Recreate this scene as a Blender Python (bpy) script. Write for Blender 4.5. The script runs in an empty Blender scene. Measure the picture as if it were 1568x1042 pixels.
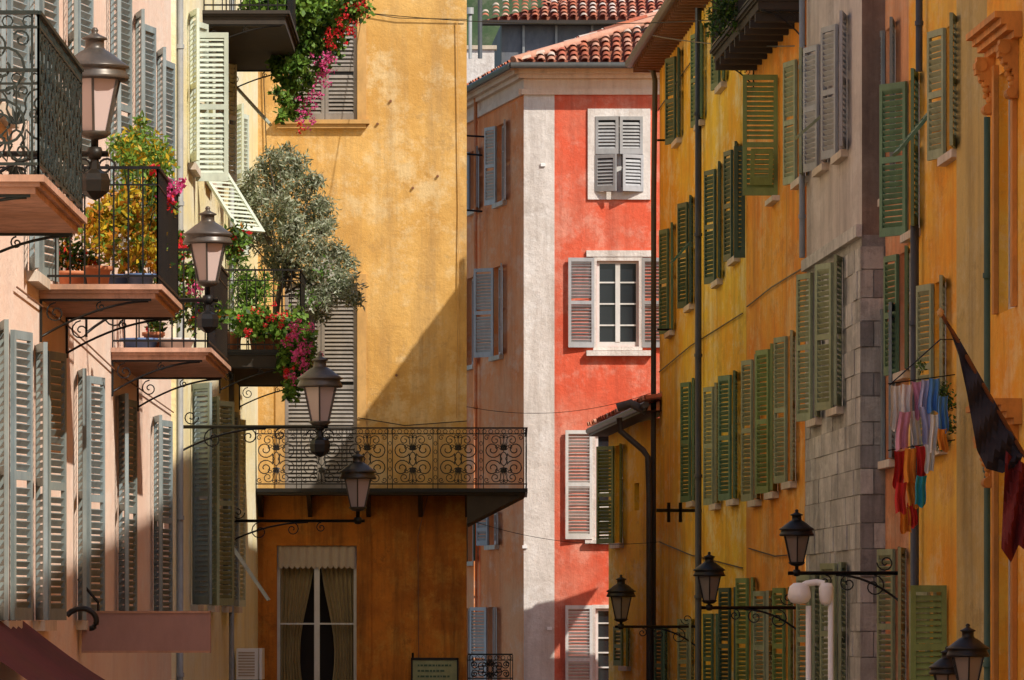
import bpy, math, random
from mathutils import Vector
random.seed(7)
F=8711.0; H=6.0; HY=950.0
def W(px,py,Y): return Vector(((px-784)/F*Y, Y, H+(HY-py)/F*Y))
def ZZ(py,Y): return H+(HY-py)/F*Y
def XX(px,Y): return (px-784)/F*Y
UP=Vector((0,0,1))
scene=bpy.context.scene
# ---------------------------------------------------------------- materials
def newmat(name):
    m=bpy.data.materials.new(name); m.use_nodes=True
    nt=m.node_tree; b=nt.nodes['Principled BSDF']
    return m,nt,b
def c4(c): return (c[0],c[1],c[2],1)
def noise(nt,vec,scale,detail=6,rough=.6):
    n=nt.nodes.new('ShaderNodeTexNoise'); n.inputs['Scale'].default_value=scale
    n.inputs['Detail'].default_value=detail; n.inputs['Roughness'].default_value=rough
    nt.links.new(vec,n.inputs['Vector']); return n.outputs['Fac']
def ramp(nt,fac,a,b):
    r=nt.nodes.new('ShaderNodeMapRange'); r.inputs[1].default_value=a; r.inputs[2].default_value=b
    nt.links.new(fac,r.inputs[0]); return r.outputs[0]
def mul(nt,a,k):
    r=nt.nodes.new('ShaderNodeMath'); r.operation='MULTIPLY'; r.inputs[1].default_value=k
    nt.links.new(a,r.inputs[0]); return r.outputs[0]
def mix(nt,fac,a,b):
    n=nt.nodes.new('ShaderNodeMix'); n.data_type='RGBA'
    nt.links.new(fac,n.inputs[0])
    for sock,val in ((n.inputs[6],a),(n.inputs[7],b)):
        if isinstance(val,(tuple,list)): sock.default_value=c4(val)
        else: nt.links.new(val,sock)
    return n.outputs[2]
def coords(nt,scale=(1,1,1)):
    t=nt.nodes.new('ShaderNodeTexCoord'); mp=nt.nodes.new('ShaderNodeMapping')
    mp.inputs['Scale'].default_value=scale
    nt.links.new(t.outputs['Object'],mp.inputs[0]); return mp.outputs[0]
def stucco(name,c1,c2,dirt,pale,ps=.5,ds=.6,sc=1.0,sy=.35):
    m,nt,b=newmat(name)
    v=coords(nt,(1,sy,1)); v2=coords(nt,(2.8,1.0,.22)); v3=coords(nt)
    f1=ramp(nt,noise(nt,v,.6*sc,10,.68),.42,.58)
    col=mix(nt,f1,c1,c2)
    f2=mul(nt,ramp(nt,noise(nt,v,1.4*sc,13,.78),.50,.61),ps)
    col=mix(nt,f2,col,pale)
    f3=mul(nt,ramp(nt,noise(nt,v2,1.0*sc,10,.74),.47,.66),ds)
    col=mix(nt,f3,col,dirt)
    f5=mul(nt,ramp(nt,noise(nt,v,.8*sc,14,.82),.555,.60),ds*.6)
    col=mix(nt,f5,col,dirt)
    f4=mul(nt,ramp(nt,noise(nt,v3,6*sc,9,.85),.52,.70),.4*ds+.15)
    col=mix(nt,f4,col,dirt)
    nt.links.new(col,b.inputs['Base Color']); b.inputs['Roughness'].default_value=.92
    b.inputs['Specular IOR Level'].default_value=.25
    bp=nt.nodes.new('ShaderNodeBump'); bp.inputs['Strength'].default_value=.65; bp.inputs['Distance'].default_value=.045
    nt.links.new(noise(nt,v3,4.5,12,.75),bp.inputs['Height']); nt.links.new(bp.outputs[0],b.inputs['Normal'])
    return m
def paint(name,c,var=.3,rough=.6,metal=0,sc=6,spec=.4,dark=None):
    m,nt,b=newmat(name)
    v=coords(nt,(1,1,.5))
    d=dark or tuple(x*.45 for x in c)
    f=mul(nt,ramp(nt,noise(nt,v,sc,8,.75),.42,.72),var*1.6)
    big=ramp(nt,noise(nt,coords(nt,(.8,.6,.4)),1.1,2,.5),.40,.60)
    base=mix(nt,mul(nt,big,min(1,var*1.9)),c,(c[0]*.72+.02,c[1]*.68+.012,c[2]*.60))
    col=mix(nt,f,base,d)
    nt.links.new(col,b.inputs['Base Color'])
    b.inputs['Roughness'].default_value=rough; b.inputs['Metallic'].default_value=metal
    b.inputs['Specular IOR Level'].default_value=spec
    return m
def leafm(name,c,tf=.3):
    m,nt,b=newmat(name)
    v=coords(nt)
    col=mix(nt,ramp(nt,noise(nt,v,5,3),.35,.65),c,tuple(x*.6 for x in c))
    nt.links.new(col,b.inputs['Base Color']); b.inputs['Roughness'].default_value=.5
    b.inputs['Specular IOR Level'].default_value=.35
    tr=nt.nodes.new('ShaderNodeBsdfTranslucent'); nt.links.new(col,tr.inputs[0])
    ms=nt.nodes.new('ShaderNodeMixShader'); ms.inputs[0].default_value=tf
    out=nt.nodes['Material Output']
    nt.links.new(b.outputs[0],ms.inputs[1]); nt.links.new(tr.outputs[0],ms.inputs[2]); nt.links.new(ms.outputs[0],out.inputs[0])
    return m
M={}
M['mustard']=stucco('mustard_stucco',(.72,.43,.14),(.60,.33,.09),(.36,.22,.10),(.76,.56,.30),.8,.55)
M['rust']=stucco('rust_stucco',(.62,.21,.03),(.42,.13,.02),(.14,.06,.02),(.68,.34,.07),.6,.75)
M['pinkL']=stucco('salmon_stucco',(.93,.72,.58),(.90,.64,.50),(.66,.44,.35),(.93,.82,.72),.5,.28)
M['cream']=stucco('cream_stucco',(.90,.76,.40),(.90,.82,.58),(.58,.48,.30),(.9,.86,.70),.5,.35)
M['red']=stucco('coral_stucco',(.76,.125,.06),(.72,.20,.12),(.44,.08,.045),(.80,.36,.26),.65,.6)
M['redside']=stucco('orange_coral_stucco',(.95,.30,.09),(.92,.40,.18),(.55,.14,.05),(.92,.56,.36),.6,.45)
M['white']=stucco('white_render',(.80,.73,.67),(.68,.61,.55),(.40,.33,.28),(.85,.80,.76),.7,.6)
M['peach']=stucco('peach_render',(.88,.66,.50),(.84,.58,.42),(.5,.34,.24),(.88,.75,.62),.5,.4)
M['yellow']=stucco('yellow_stucco',(.97,.63,.06),(.94,.46,.03),(.42,.24,.05),(.96,.80,.40),.8,.6)
M['orange']=stucco('orange_stucco',(.96,.43,.05),(.92,.30,.03),(.46,.18,.05),(.94,.58,.22),.75,.6)
M['nearo']=stucco('deep_orange_stucco',(.96,.40,.03),(.94,.56,.08),(.50,.19,.05),(.94,.66,.28),.7,.5)
M['brownred']=stucco('brick_red_stucco',(.80,.37,.17),(.70,.27,.12),(.34,.15,.08),(.75,.47,.3),.6,.6)
M['olive']=stucco('ochre_olive_stucco',(.66,.46,.15),(.56,.40,.14),(.28,.20,.08),(.66,.54,.28),.7,.65)
M['taupe']=stucco('taupe_plaster',(.64,.54,.47),(.54,.46,.40),(.26,.21,.18),(.74,.66,.59),.6,.6)
M['brown']=stucco('brown_shade_plaster',(.24,.17,.13),(.18,.13,.10),(.09,.06,.05),(.32,.24,.19),.6,.6)  # plain brown, also the shaded copy of taupe on the corner house front
for i,c in enumerate([(.58,.54,.48),(.47,.44,.39),(.68,.63,.56),(.30,.28,.26)]):
    M['stone%d'%i]=stucco('limestone_%d'%i,c,tuple(x*.75 for x in c),tuple(x*.45 for x in c),tuple(min(.78,x*1.2) for x in c),.6,.75,3)  # darkest limestone paints shade on the corner house front
M['iron']=paint('black_iron',(.012,.012,.014),.3,.45,.3)
M['irong']=paint('green_iron',(.02,.035,.035),.4,.5,.2)
M['lampb']=paint('lamp_bronze',(.12,.105,.095),.5,.38,.4)
M['shgrey']=paint('grey_shutter',(.42,.42,.43),.35,.6)
M['shdgrey']=paint('weathered_shutter',(.27,.24,.22),.45,.6)
M['shblue']=paint('bluegrey_shutter',(.27,.33,.34),.4,.6)
M['shpale']=paint('pale_shutter',(.66,.72,.60),.3,.6)
M['shwhite']=paint('whitegrey_shutter',(.66,.65,.63),.3,.6)
M['shgreen']=paint('green_shutter',(.13,.24,.13),.45,.55)
M['shgreenb']=paint('olive_green_shutter',(.23,.32,.10),.45,.55)
M['shsage']=paint('sage_shutter',(.36,.40,.24),.45,.6)
M['shdark']=paint('dark_green_shutter',(.055,.12,.08),.4,.5)
M['wood']=paint('white_window_frame',(.74,.72,.68),.25,.5)
M['woodb']=paint('brown_wood',(.24,.10,.05),.35,.6)
M['ochret']=paint('ochre_trim',(.62,.36,.13),.35,.8)
M['pipe']=paint('zinc_pipe',(.10,.105,.11),.4,.45,.3)
M['pipel']=paint('light_zinc_pipe',(.36,.36,.35),.4,.5,.2)
M['slab']=paint('pink_slab',(.66,.38,.27),.6,.8)
M['sill']=paint('stone_sill',(.76,.64,.52),.4,.8)
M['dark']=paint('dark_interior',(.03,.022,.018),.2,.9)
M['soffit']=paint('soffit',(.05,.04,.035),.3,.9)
M['terra']=paint('terracotta_pot',(.50,.18,.08),.3,.8)
M['bluepot']=paint('blue_pot',(.10,.18,.38),.3,.4)
for i,c in enumerate([(.64,.19,.10),(.52,.13,.07),(.72,.36,.25),(.74,.58,.48),(.32,.10,.06)]):
    M['tile%d'%i]=paint('roof_tile_%d'%i,c,.45,.85,sc=10)
for k,c in dict(ol1=(.36,.40,.23),ol2=(.54,.56,.40),ol3=(.16,.20,.09),g1=(.12,.24,.03),g2=(.22,.38,.05),g3=(.035,.08,.015),
    yl=(.72,.50,.03),yo=(.66,.28,.03),fr=(.85,.03,.04),fp=(.88,.11,.34),fw=(.75,.7,.62)).items(): M[k]=leafm('leaf_'+k,c)
M['bark']=paint('bark',(.14,.11,.08),.5,.9)
M['curt']=paint('beige_curtain',(.40,.30,.15),.3,.9)
M['val']=paint('valance',(.55,.45,.35),.2,.9)
M['sign']=paint('mauve_sign',(.40,.23,.20),.2,.6)
M['awn']=paint('red_awning',(.10,.012,.012),.3,.85)
M['enam']=paint('white_enamel',(.92,.90,.88),.02,.3)
M['slate']=paint('blue_slate',(.17,.18,.21),.5,.6)
m,nt,b=newmat('window_glass'); b.inputs['Base Color'].default_value=(.018,.02,.024,1); b.inputs['Roughness'].default_value=.08; M['glass']=m
m,nt,b=newmat('frosted_lamp_glass'); b.inputs['Base Color'].default_value=(.60,.47,.43,1); b.inputs['Roughness'].default_value=.25; M['lglass']=m
m,nt,b=newmat('dark_lamp_glass'); b.inputs['Base Color'].default_value=(.22,.18,.15,1); b.inputs['Roughness'].default_value=.15; M['lglassd']=m
# ---------------------------------------------------------------- mesh builder
class MB:
    def __init__(s): s.v=[];s.f=[];s.m=[];s.sm=[];s.mats=[]
    def mi(s,k):
        if k not in s.mats: s.mats.append(k)
        return s.mats.index(k)
    def face(s,pts,k,sm=False):
        n=len(s.v); s.v+= [tuple(p) for p in pts]; s.f.append(tuple(range(n,n+len(pts)))); s.m.append(s.mi(k)); s.sm.append(sm)
    def box(s,O,u,v,w,k):
        if u.cross(v).dot(w)<0: u,v=v,u
        n=len(s.v); P=[O,O+u,O+u+v,O+v,O+w,O+u+w,O+u+v+w,O+v+w]
        s.v+=[tuple(p) for p in P]; i=s.mi(k)
        for q in ((0,3,2,1),(4,5,6,7),(0,1,5,4),(1,2,6,5),(2,3,7,6),(3,0,4,7)):
            s.f.append(tuple(n+a for a in q)); s.m.append(i); s.sm.append(False)
    def tube(s,pts,r,k,seg=5,r2=None,cap=True):
        pts=[Vector(p) for p in pts]; n0=len(s.v); i=s.mi(k); N=len(pts)
        for a,p in enumerate(pts):
            t=(pts[min(a+1,N-1)]-pts[max(a-1,0)])
            if t.length<1e-9: t=Vector((0,0,1))
            t.normalize()
            ref=UP if abs(t.z)<.9 else Vector((1,0,0))
            x=t.cross(ref).normalized(); y=x.cross(t)
            rr=r if r2 is None else r+(r2-r)*a/(N-1)
            for j in range(seg):
                an=2*math.pi*(j+.5)/seg
                s.v.append(tuple(p+x*(rr*math.cos(an))+y*(rr*math.sin(an))))
        for a in range(N-1):
            for j in range(seg):
                k2=(j+1)%seg
                s.f.append((n0+a*seg+j,n0+a*seg+k2,n0+(a+1)*seg+k2,n0+(a+1)*seg+j)); s.m.append(i); s.sm.append(seg>4)
        if cap:
            s.f.append(tuple(n0+j for j in range(seg))); s.m.append(i); s.sm.append(False)
            s.f.append(tuple(n0+(N-1)*seg+j for j in range(seg))); s.m.append(i); s.sm.append(False)
    def lathe(s,C,prof,k,seg=12,rot=0,smooth=True):
        n0=len(s.v); i=s.mi(k)
        for r,z in prof:
            for j in range(seg):
                an=2*math.pi*j/seg+rot
                s.v.append((C[0]+r*math.cos(an),C[1]+r*math.sin(an),C[2]+z))
        for a in range(len(prof)-1):
            for j in range(seg):
                k2=(j+1)%seg
                s.f.append((n0+a*seg+j,n0+a*seg+k2,n0+(a+1)*seg+k2,n0+(a+1)*seg+j)); s.m.append(i); s.sm.append(smooth)
    def obj(s,name,parent=None):
        if not s.f: return None
        me=bpy.data.meshes.new(name); me.from_pydata(s.v,[],s.f)
        for k in s.mats: me.materials.append(M[k])
        me.polygons.foreach_set('material_index',s.m); me.polygons.foreach_set('use_smooth',s.sm); me.update()
        o=bpy.data.objects.new(name,me); scene.collection.objects.link(o)
        if parent: o.parent=parent
        return o
class Fac:
    def __init__(s,A,B,out):
        s.A=Vector(A); d=Vector(B)-s.A; s.L=d.length; s.d=d/s.L
        n=Vector((-s.d.y,s.d.x));
        if n.dot(Vector(out))<0: n=-n
        s.n=n; s.d3=Vector((s.d.x,s.d.y,0)); s.n3=Vector((n.x,n.y,0))
    def pt(s,a,n,z):
        p=s.A+s.d*a+s.n*n; return Vector((p.x,p.y,z))
    def s_(s,px):
        k=(px-784)/F; return (k*s.A.y-s.A.x)/(s.d.x-k*s.d.y)
    def Y(s,px): return s.A.y+s.d.y*s.s_(px)
    def z(s,px,py): return ZZ(py,s.Y(px))
def fbox(mb,f,s0,s1,n0,n1,z0,z1,k):
    mb.box(f.pt(s0,n0,z0),f.d3*(s1-s0),f.n3*(n1-n0),UP*(z1-z0),k)
def fwall(mb,f,s0,s1,z0,z1,holes,k,depth=.22,rev=None):
    S=sorted({s0,s1,*[x for h in holes for x in h[:2] if s0<x<s1]}); Z=sorted({z0,z1,*[x for h in holes for x in h[2:4] if z0<x<z1]})
    for i in range(len(S)-1):
        for j in range(len(Z)-1):
            cs=(S[i]+S[i+1])/2; cz=(Z[j]+Z[j+1])/2
            if any(h[0]<cs<h[1] and h[2]<cz<h[3] for h in holes): continue
            mb.face([f.pt(S[i],0,Z[j]),f.pt(S[i+1],0,Z[j]),f.pt(S[i+1],0,Z[j+1]),f.pt(S[i],0,Z[j+1])],k)
    rv=rev or k
    for h in holes:
        a,b_,c,d=h[:4]
        if not(s0<(a+b_)/2<s1 and z0<(c+d)/2<z1): continue
        P=lambda s_,n,z:f.pt(s_,n,z)
        for q in ([P(a,0,c),P(a,-depth,c),P(a,-depth,d),P(a,0,d)],[P(b_,0,c),P(b_,-depth,c),P(b_,-depth,d),P(b_,0,d)],
                  [P(a,0,d),P(a,-depth,d),P(b_,-depth,d),P(b_,0,d)],[P(a,0,c),P(a,-depth,c),P(b_,-depth,c),P(b_,0,c)]):
            mb.face(q,rv)
def louver(mb,O,u,v,t,Wd,Ht,k,pitch=.065,mids=(.5,),th=.035):
    """slatted shutter leaf: O corner, u width dir, v height dir, t thickness dir"""
    st=.055
    mb.box(O,u*st,v*Ht,t*th,k); mb.box(O+u*(Wd-st),u*st,v*Ht,t*th,k)
    mb.box(O+u*st,u*(Wd-2*st),v*.10,t*th,k); mb.box(O+u*st+v*(Ht-.07),u*(Wd-2*st),v*.07,t*th,k)
    for m_ in mids: mb.box(O+u*st+v*(m_*Ht-.035),u*(Wd-2*st),v*.07,t*th,k)
    y=.10
    while y<Ht-.10:
        if all(abs(y+.03-m_*Ht)>.06 for m_ in mids):
            jt=random.uniform(-.004,.004)
            a=O+u*st+v*(y+jt)+t*(th-.002); b_=O+u*st+v*(y+.045+random.uniform(-.004,.004))+t*.004
            e=u*(Wd-2*st)
            mb.box(a,e,(b_-a),(v*.007+t*.001),k)
        y+=pitch
class Building:
    def __init__(s,name):
        s.e=bpy.data.objects.new(name,None); scene.collection.objects.link(s.e); s.parts={}; s.fw=[]; s.h={}
    def p(s,n):
        if n not in s.parts: s.parts[n]=MB()
        return s.parts[n]
    def fac(s,f,s0,s1,z0,z1,k,depth=.22): s.fw.append((f,s0,s1,z0,z1,k,depth))
    def hole(s,f,a,b_,c,d): s.h.setdefault(id(f),[]).append((min(a,b_),max(a,b_),c,d))
    def finish(s):
        for f,s0,s1,z0,z1,k,dp in s.fw: fwall(s.p('walls'),f,s0,s1,z0,z1,s.h.get(id(f),[]),k,dp)
        for n,mb in s.parts.items(): mb.obj(n,s.e)
def casement(B,f,s0,s1,z0,z1,kf='wood',rows=3,back=.14,curtain=False,glass='glass'):
    mb=B.p('windows'); w=s1-s0; fr=.05
    fbox(mb,f,s0,s0+fr,-back,-back+.05,z0,z1,kf); fbox(mb,f,s1-fr,s1,-back,-back+.05,z0,z1,kf)
    fbox(mb,f,s0+fr,s1-fr,-back,-back+.05,z1-fr,z1,kf); fbox(mb,f,s0+fr,s1-fr,-back,-back+.05,z0,z0+.09,kf)
    c=(s0+s1)/2; fbox(mb,f,c-.045,c+.045,-back,-back+.06,z0+.09,z1-fr,kf)
    for i in range(1,rows):
        z=z0+(z1-z0)*i/rows
        fbox(mb,f,s0+fr,c-.045,-back+.005,-back+.04,z-.014,z+.014,kf); fbox(mb,f,c+.045,s1-fr,-back+.005,-back+.04,z-.014,z+.014,kf)
    if curtain:
        for side in (0,1):
            a0=s0+.05 if side==0 else c+.05; a1=c-.05 if side==0 else s1-.05
            N=40; NZ=12
            def q(i,j):
                t=i/N; zz=j/NZ
                pull=.42*max(0,math.cos((zz-.3)*2.4))**2
                a=a0+(a1-a0)*t
                if side==0: a=a0+(a-a0)*(1-pull)
                else: a=a1-(a1-a)*(1-pull)
                return f.pt(a,-back-.08+.025*math.sin(t*44),z0+(z1-z0)*zz)
            for i in range(N):
                for j in range(NZ): mb.face([q(i,j),q(i+1,j),q(i+1,j+1),q(i,j+1)],'curt',True)
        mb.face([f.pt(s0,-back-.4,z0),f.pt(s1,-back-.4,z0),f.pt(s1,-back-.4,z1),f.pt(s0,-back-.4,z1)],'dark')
    else:
        mb.face([f.pt(s0,-back+.01,z0),f.pt(s1,-back+.01,z0),f.pt(s1,-back+.01,z1),f.pt(s0,-back+.01,z1)],glass)
def shut(B,f,hs,side,z0,z1,w,ang,k,mids=(.5,)):
    a=math.radians(ang+random.uniform(-1.5,1.5)); u=(f.d3*(math.cos(a)*side)+f.n3*math.sin(a)).normalized()
    t=u.cross(UP); 
    if t.dot(f.n3)*(1 if ang<90 else -1)<0: t=-t
    off=.02 if ang<150 else .045
    louver(B.p('shutters'),f.pt(hs,off,z0),u,UP,t,w,z1-z0,k,mids=mids)
def win(B,f,pxc,yt,yb,w=1.0,ang=(172,172),k='shgreen',kf='wood',sill=True,sw=None):
    s=f.s_(pxc); z1=f.z(pxc,yt); z0=f.z(pxc,yb); s0=s-w/2; s1=s+w/2
    B.hole(f,s0,s1,z0,z1); casement(B,f,s0,s1,z0,z1,kf)
    sw=sw or w/2
    if ang[0]: shut(B,f,s0,1,z0,z1,sw,ang[0],k)
    if ang[1]: shut(B,f,s1,-1,z0,z1,sw,ang[1],k)
    if sill: fbox(B.p('sills'),f,s0-.12,s1+.12,-.05,.09,z0-.09,z0-.003,'sill')
    return s0,s1,z0,z1
def spiral(C,a,b_,r,turns=1.5,start=0,n=18,dirn=1):
    return [C+ (a*math.cos(start+dirn*turns*2*math.pi*i/n)+b_*math.sin(start+dirn*turns*2*math.pi*i/n))*(r*(1-.85*i/n)) for i in range(n+1)]
def railing(mb,P0,P1,h,k,style='bars',sp=.115,r=.010):
    d=P1-P0; L=d.length; d=d/L
    n=Vector((-d.y,d.x,0))
    mb.box(P0+UP*(h-.02)-n*.02,d*L,n*.04,UP*.025,k); mb.box(P0+UP*.06-n*.012,d*L,n*.024,UP*.02,k)
    if style=='bars':
        N=max(1,int(L/sp))
        for i in range(N+1):
            p=P0+d*(L*i/N); mb.tube([p,p+UP*(h-.02)],r,k,4,cap=False)
        mb.box(P0+UP*(h-.16)-n*.01,d*L,n*.02,UP*.014,k)
    else:
        mb.box(P0+UP*(h-.11)-n*.01,d*L,n*.02,UP*.016,k)
        N=max(1,round(L/.68)); pw=L/N
        for i in range(N+1):
            for o in (-.04,.04):
                p=P0+d*min(max(pw*i+o,0),L); mb.tube([p,p+UP*(h-.02)],.010,k,4,cap=False)
            if 0<i<N:
                for zz in (.18,.32,.46,.60,.74): mb.tube([P0+d*(pw*i)+UP*(h*zz+.035*math.sin(t))+d*(.026*math.cos(t)) for t in [x*math.pi/3 for x in range(7)]],.007,k,4,cap=False)
        for i in range(N):
            c=P0+d*(pw*(i+.5)); m_=.08+(h-.19)/2; q=(h-.19)/2; hw=pw/2-.05
            for sd in (-1,1):
                a=d*sd
                for vz in (-1,1):
                    b_=UP*vz
                    def curl(ax,bz,R,t0,t1,rr=.011,pre=(),N_=22):
                        C=c+UP*m_+a*ax+b_*bz
                        mb.tube(list(pre)+[C+(a*math.cos(t)+b_*math.sin(t))*(R*(1-.8*j/N_)) for j,t in [(j,t0+j/N_*(t1-t0)) for j in range(N_+1)]],rr,k,4,cap=False)
                    R=min(hw*.44,q*.46)
                    curl(hw-R,R+.01,R,-2.7,6.9,.012,[c+UP*m_+a*.03+b_*.0,c+UP*m_+a*.06+b_*.05])
                    curl(hw*.42,q-hw*.30,hw*.28,3.6,-5.0,.010,[c+UP*m_+a*.015+b_*q*.35])
                    curl(hw*.86,q-hw*.17,hw*.15,2.6,-5.0,.009,N_=14)
                    curl(hw*.13,q-hw*.12,hw*.11,4.0,-3.0,.009,N_=12)
                    curl(hw*.30,q*.50,hw*.14,-1.5,5.5,.009,N_=12)
                    P=c+UP*m_+b_*(q*.34)
                    for an,le in ((.22,.15),(.65,.12),(1.1,.09)):
                        e=P+(a*math.sin(an)+b_*math.cos(an))*le
                        s_=(a*math.cos(an)-b_*math.sin(an))*.014
                        mb.face([P,(P+e)/2+s_+n*.006,e,(P+e)/2-s_-n*.006],k)
            ov=[c+UP*(m_)+ (d*math.cos(t)*.055+UP*math.sin(t)*.11) for t in [x*math.pi/6 for x in range(13)]]
            mb.tube(ov,.011,k,4,cap=False)
            for z0 in (1,-1): mb.tube([c+UP*(m_+z0*.11),c+UP*(m_+z0*q)],.009,k,4,cap=False)
            NJ=7
            for j in range(NJ):
                cc=c+d*((j-(NJ-1)/2)*pw/NJ)+UP*(h-.063)
                mb.tube([cc+(d*math.cos(t)+UP*math.sin(t))*.034 for t in [x*math.pi/4 for x in range(9)]],.007,k,4,cap=False)
def balcony(B,f,s0,s1,dp,z,kslab,krail,h=1.0,style='bars',th=.10,under=None,iron='iron'):
    mb=B.p('balcony_slabs')
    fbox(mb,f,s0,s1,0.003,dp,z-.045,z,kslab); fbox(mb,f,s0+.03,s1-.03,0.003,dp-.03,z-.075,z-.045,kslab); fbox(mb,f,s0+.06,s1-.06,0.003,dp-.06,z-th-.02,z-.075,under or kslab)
    bb=B.p('balcony_brackets')
    for s in (s0+.10,s1-.14):
        zt=z-th-.03
        bb.box(f.pt(s-.015,.004,zt-.01),f.d3*.03,f.n3*(dp-.1),UP*.02,iron)
        bb.box(f.pt(s-.015,.004,zt-.36),f.d3*.03,f.n3*.02,UP*.35,iron)
        bb.tube([f.pt(s,.02+(dp-.14)*t,zt-.30*(1-t)**1.8-.01) for t in [i/10 for i in range(11)]],.011,iron,5)
        bb.tube(spiral(f.pt(s,.14,zt-.11),f.n3,UP,.09,1.5,math.pi/2),.009,iron,4,cap=False)
        bb.tube(spiral(f.pt(s,dp*.50,zt-.06),f.n3,UP,.045,1.4,math.pi/2),.008,iron,4,cap=False)
    rb=B.p('balcony_railing')
    a=f.pt(s0+.03,.02,z);b_=f.pt(s0+.03,dp-.04,z);c=f.pt(s1-.03,dp-.04,z);d=f.pt(s1-.03,.02,z)
    railing(rb,a,b_,h,krail,style); railing(rb,b_,c,h,krail,style); railing(rb,c,d,h,krail,style)
def pipe(B,f,px,y0,y1,k='pipe',r=.05,n=.09):
    s=f.s_(px); z1=f.z(px,y0); z0=f.z(px,y1)
    mb=B.p('drainpipe'); mb.tube([f.pt(s,n,z0),f.pt(s,n,z1)],r,k,8)
    z=z0+.5
    while z<z1:
        mb.tube([f.pt(s,n,z),f.pt(s,n,z+.05)],r*1.25,k,8); z+=1.9
def tiles(mb,O,u,v,Wd,L,inside=lambda a,b_:True,pitch=.21,course=.33):
    n=u.cross(v).normalized()
    if n.z<0: n=-n
    mb.face([O-n*.03,O+u*Wd-n*.03,O+u*Wd+v*L-n*.03,O+v*L-n*.03] if inside(0.01,L-.01) else [O-n*.03,O+u*Wd-n*.03,O+u*Wd+v*L-n*.03,O+u*min(Wd,L)+v*L-n*.03],'tile4')
    nc=int(Wd/pitch); nr=int(L/course)
    for i in range(nc):
        for j in range(nr):
            a=(i+.5)*pitch; b_=j*course
            if not inside(a,b_): continue
            k='tile%d'%random.choices([0,1,2,3,4],[5,3,4,3,1])[0]
            r0=.088; r1=.070; jx=random.uniform(-.014,.014)
            base=O+u*(a+jx)+v*(b_+random.uniform(-.03,.03)); n0=len(mb.v); ii=mb.mi(k)
            for rr,off,hh in ((r0,0,.035),(r1,course*1.12,.005)):
                for s in range(7):
                    an=math.pi*s/6
                    mb.v.append(tuple(base+v*off+u*(rr*math.cos(an))+n*(rr*.85*math.sin(an)+hh)))
            for s in range(6):
                mb.f.append((n0+s,n0+s+1,n0+8+s,n0+7+s)); mb.m.append(ii); mb.sm.append(True)
def body(B,x0,x1,y0,y1,zt,k,z0=0,skip=()):
    mb=B.p('rear_walls')
    if 'f' not in skip: mb.face([(x0,y0,z0),(x1,y0,z0),(x1,y0,zt),(x0,y0,zt)],k)
    mb.face([(x0,y1,z0),(x1,y1,z0),(x1,y1,zt),(x0,y1,zt)],k)
def leafcloud(mb,clumps,n,size,mats,wts,aspect=.45,droop=0,sg=.48):
    ws=[c[1]**2 for c in clumps]
    for _ in range(n):
        c,r=random.choices(clumps,ws)[0][:2]
        while True:
            g=Vector((random.gauss(0,sg),random.gauss(0,sg),random.gauss(0,sg)))
            if g.length<1.35: break
        p=Vector(c)+g*r
        d=Vector((random.gauss(0,1),random.gauss(0,1),random.gauss(0,1)-droop)).normalized()
        e=d.cross(Vector((random.gauss(0,1),random.gauss(0,1),random.gauss(0,1)))).normalized()
        s=size*random.uniform(.6,1.3)
        mb.face([p,p+d*s*.45+e*s*aspect*.5,p+d*s,p+d*s*.5-e*s*aspect*.5],random.choices(mats,wts)[0])
# ---------------------------------------------------------------- facade lines
xl=lambda y:-3.84-34/8711*y
xr=lambda y:6.97-.0441*y
xn=lambda y:7.24-.0441*y
def S_at(f,Y): return (Y-f.A.y)/f.d.y
def fcable(B,f,pts,n=.03,r=.010,k='iron'):
    B.p('wall_cables').tube([f.pt(f.s_(px),n,f.z(px,py)) for px,py in pts],r,k,4)
# ================================================= LEFT SALMON HOUSE
B=Building('salmon_house')
f=Fac((xl(25),25),(xl(68.6),68.6),(1,0))
B.fac(f,0,f.L,0,19,'pinkL')
for px,a in ((5,(171,168)),(60,(169,168)),(124,(171,168)),(185,(168,172)),(238,(171,168))):
    s=f.s_(px); z1=8.32; z0=6.0; w=1.05
    B.hole(f,s-w/2,s+w/2,z0,z1); casement(B,f,s-w/2,s+w/2,z0,z1,'woodb' if px in(60,185) else 'wood')
    shut(B,f,s-w/2,1,z0,z1,.52,a[0],'shblue'); shut(B,f,s+w/2,-1,z0,z1,.52,a[1],'shblue')
    fbox(B.p('sills'),f,s-.65,s+.65,-.05,.10,z0-.09,z0-.003,'sill')
for px in (0,50,108,172,210,243):
    s=f.s_(px); z1=12.55; z0=10.0 if px!=50 else 8.9; w=1.0
    B.hole(f,s-w/2,s+w/2,z0,z1); casement(B,f,s-w/2,s+w/2,z0,z1,'woodb')
    shut(B,f,s-w/2,1,z0,z1,.5,169,'shblue'); shut(B,f,s+w/2,-1,z0,z1,.5,168,'shblue')
    fbox(B.p('sills'),f,s-.65,s+.65,-.05,.10,z0-.09,z0-.003,'sill')
balcony(B,f,S_at(f,36.5),S_at(f,40.4),.98,8.86,'slab','irong',1.05,'scroll',iron='irong')
balcony(B,f,S_at(f,48.4),S_at(f,51.6),1.05,8.86,'slab','iron',1.0,'bars')
balcony(B,f,S_at(f,57.6),S_at(f,62),1.02,8.76,'slab','iron',1.0,'bars')
mb=B.p('rear_walls')
mb.face([(xl(25),25,0),(-14,25,0),(-14,25,19),(xl(25),25,19)],'pinkL'); mb.face([(-14,25,0),(-14,68.6,0),(-14,68.6,19),(-14,25,19)],'pinkL')
mb.face([(xl(68.6),68.6,14),(-14,68.6,14),(-14,68.6,19),(xl(68.6),68.6,19)],'pinkL')
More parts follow.
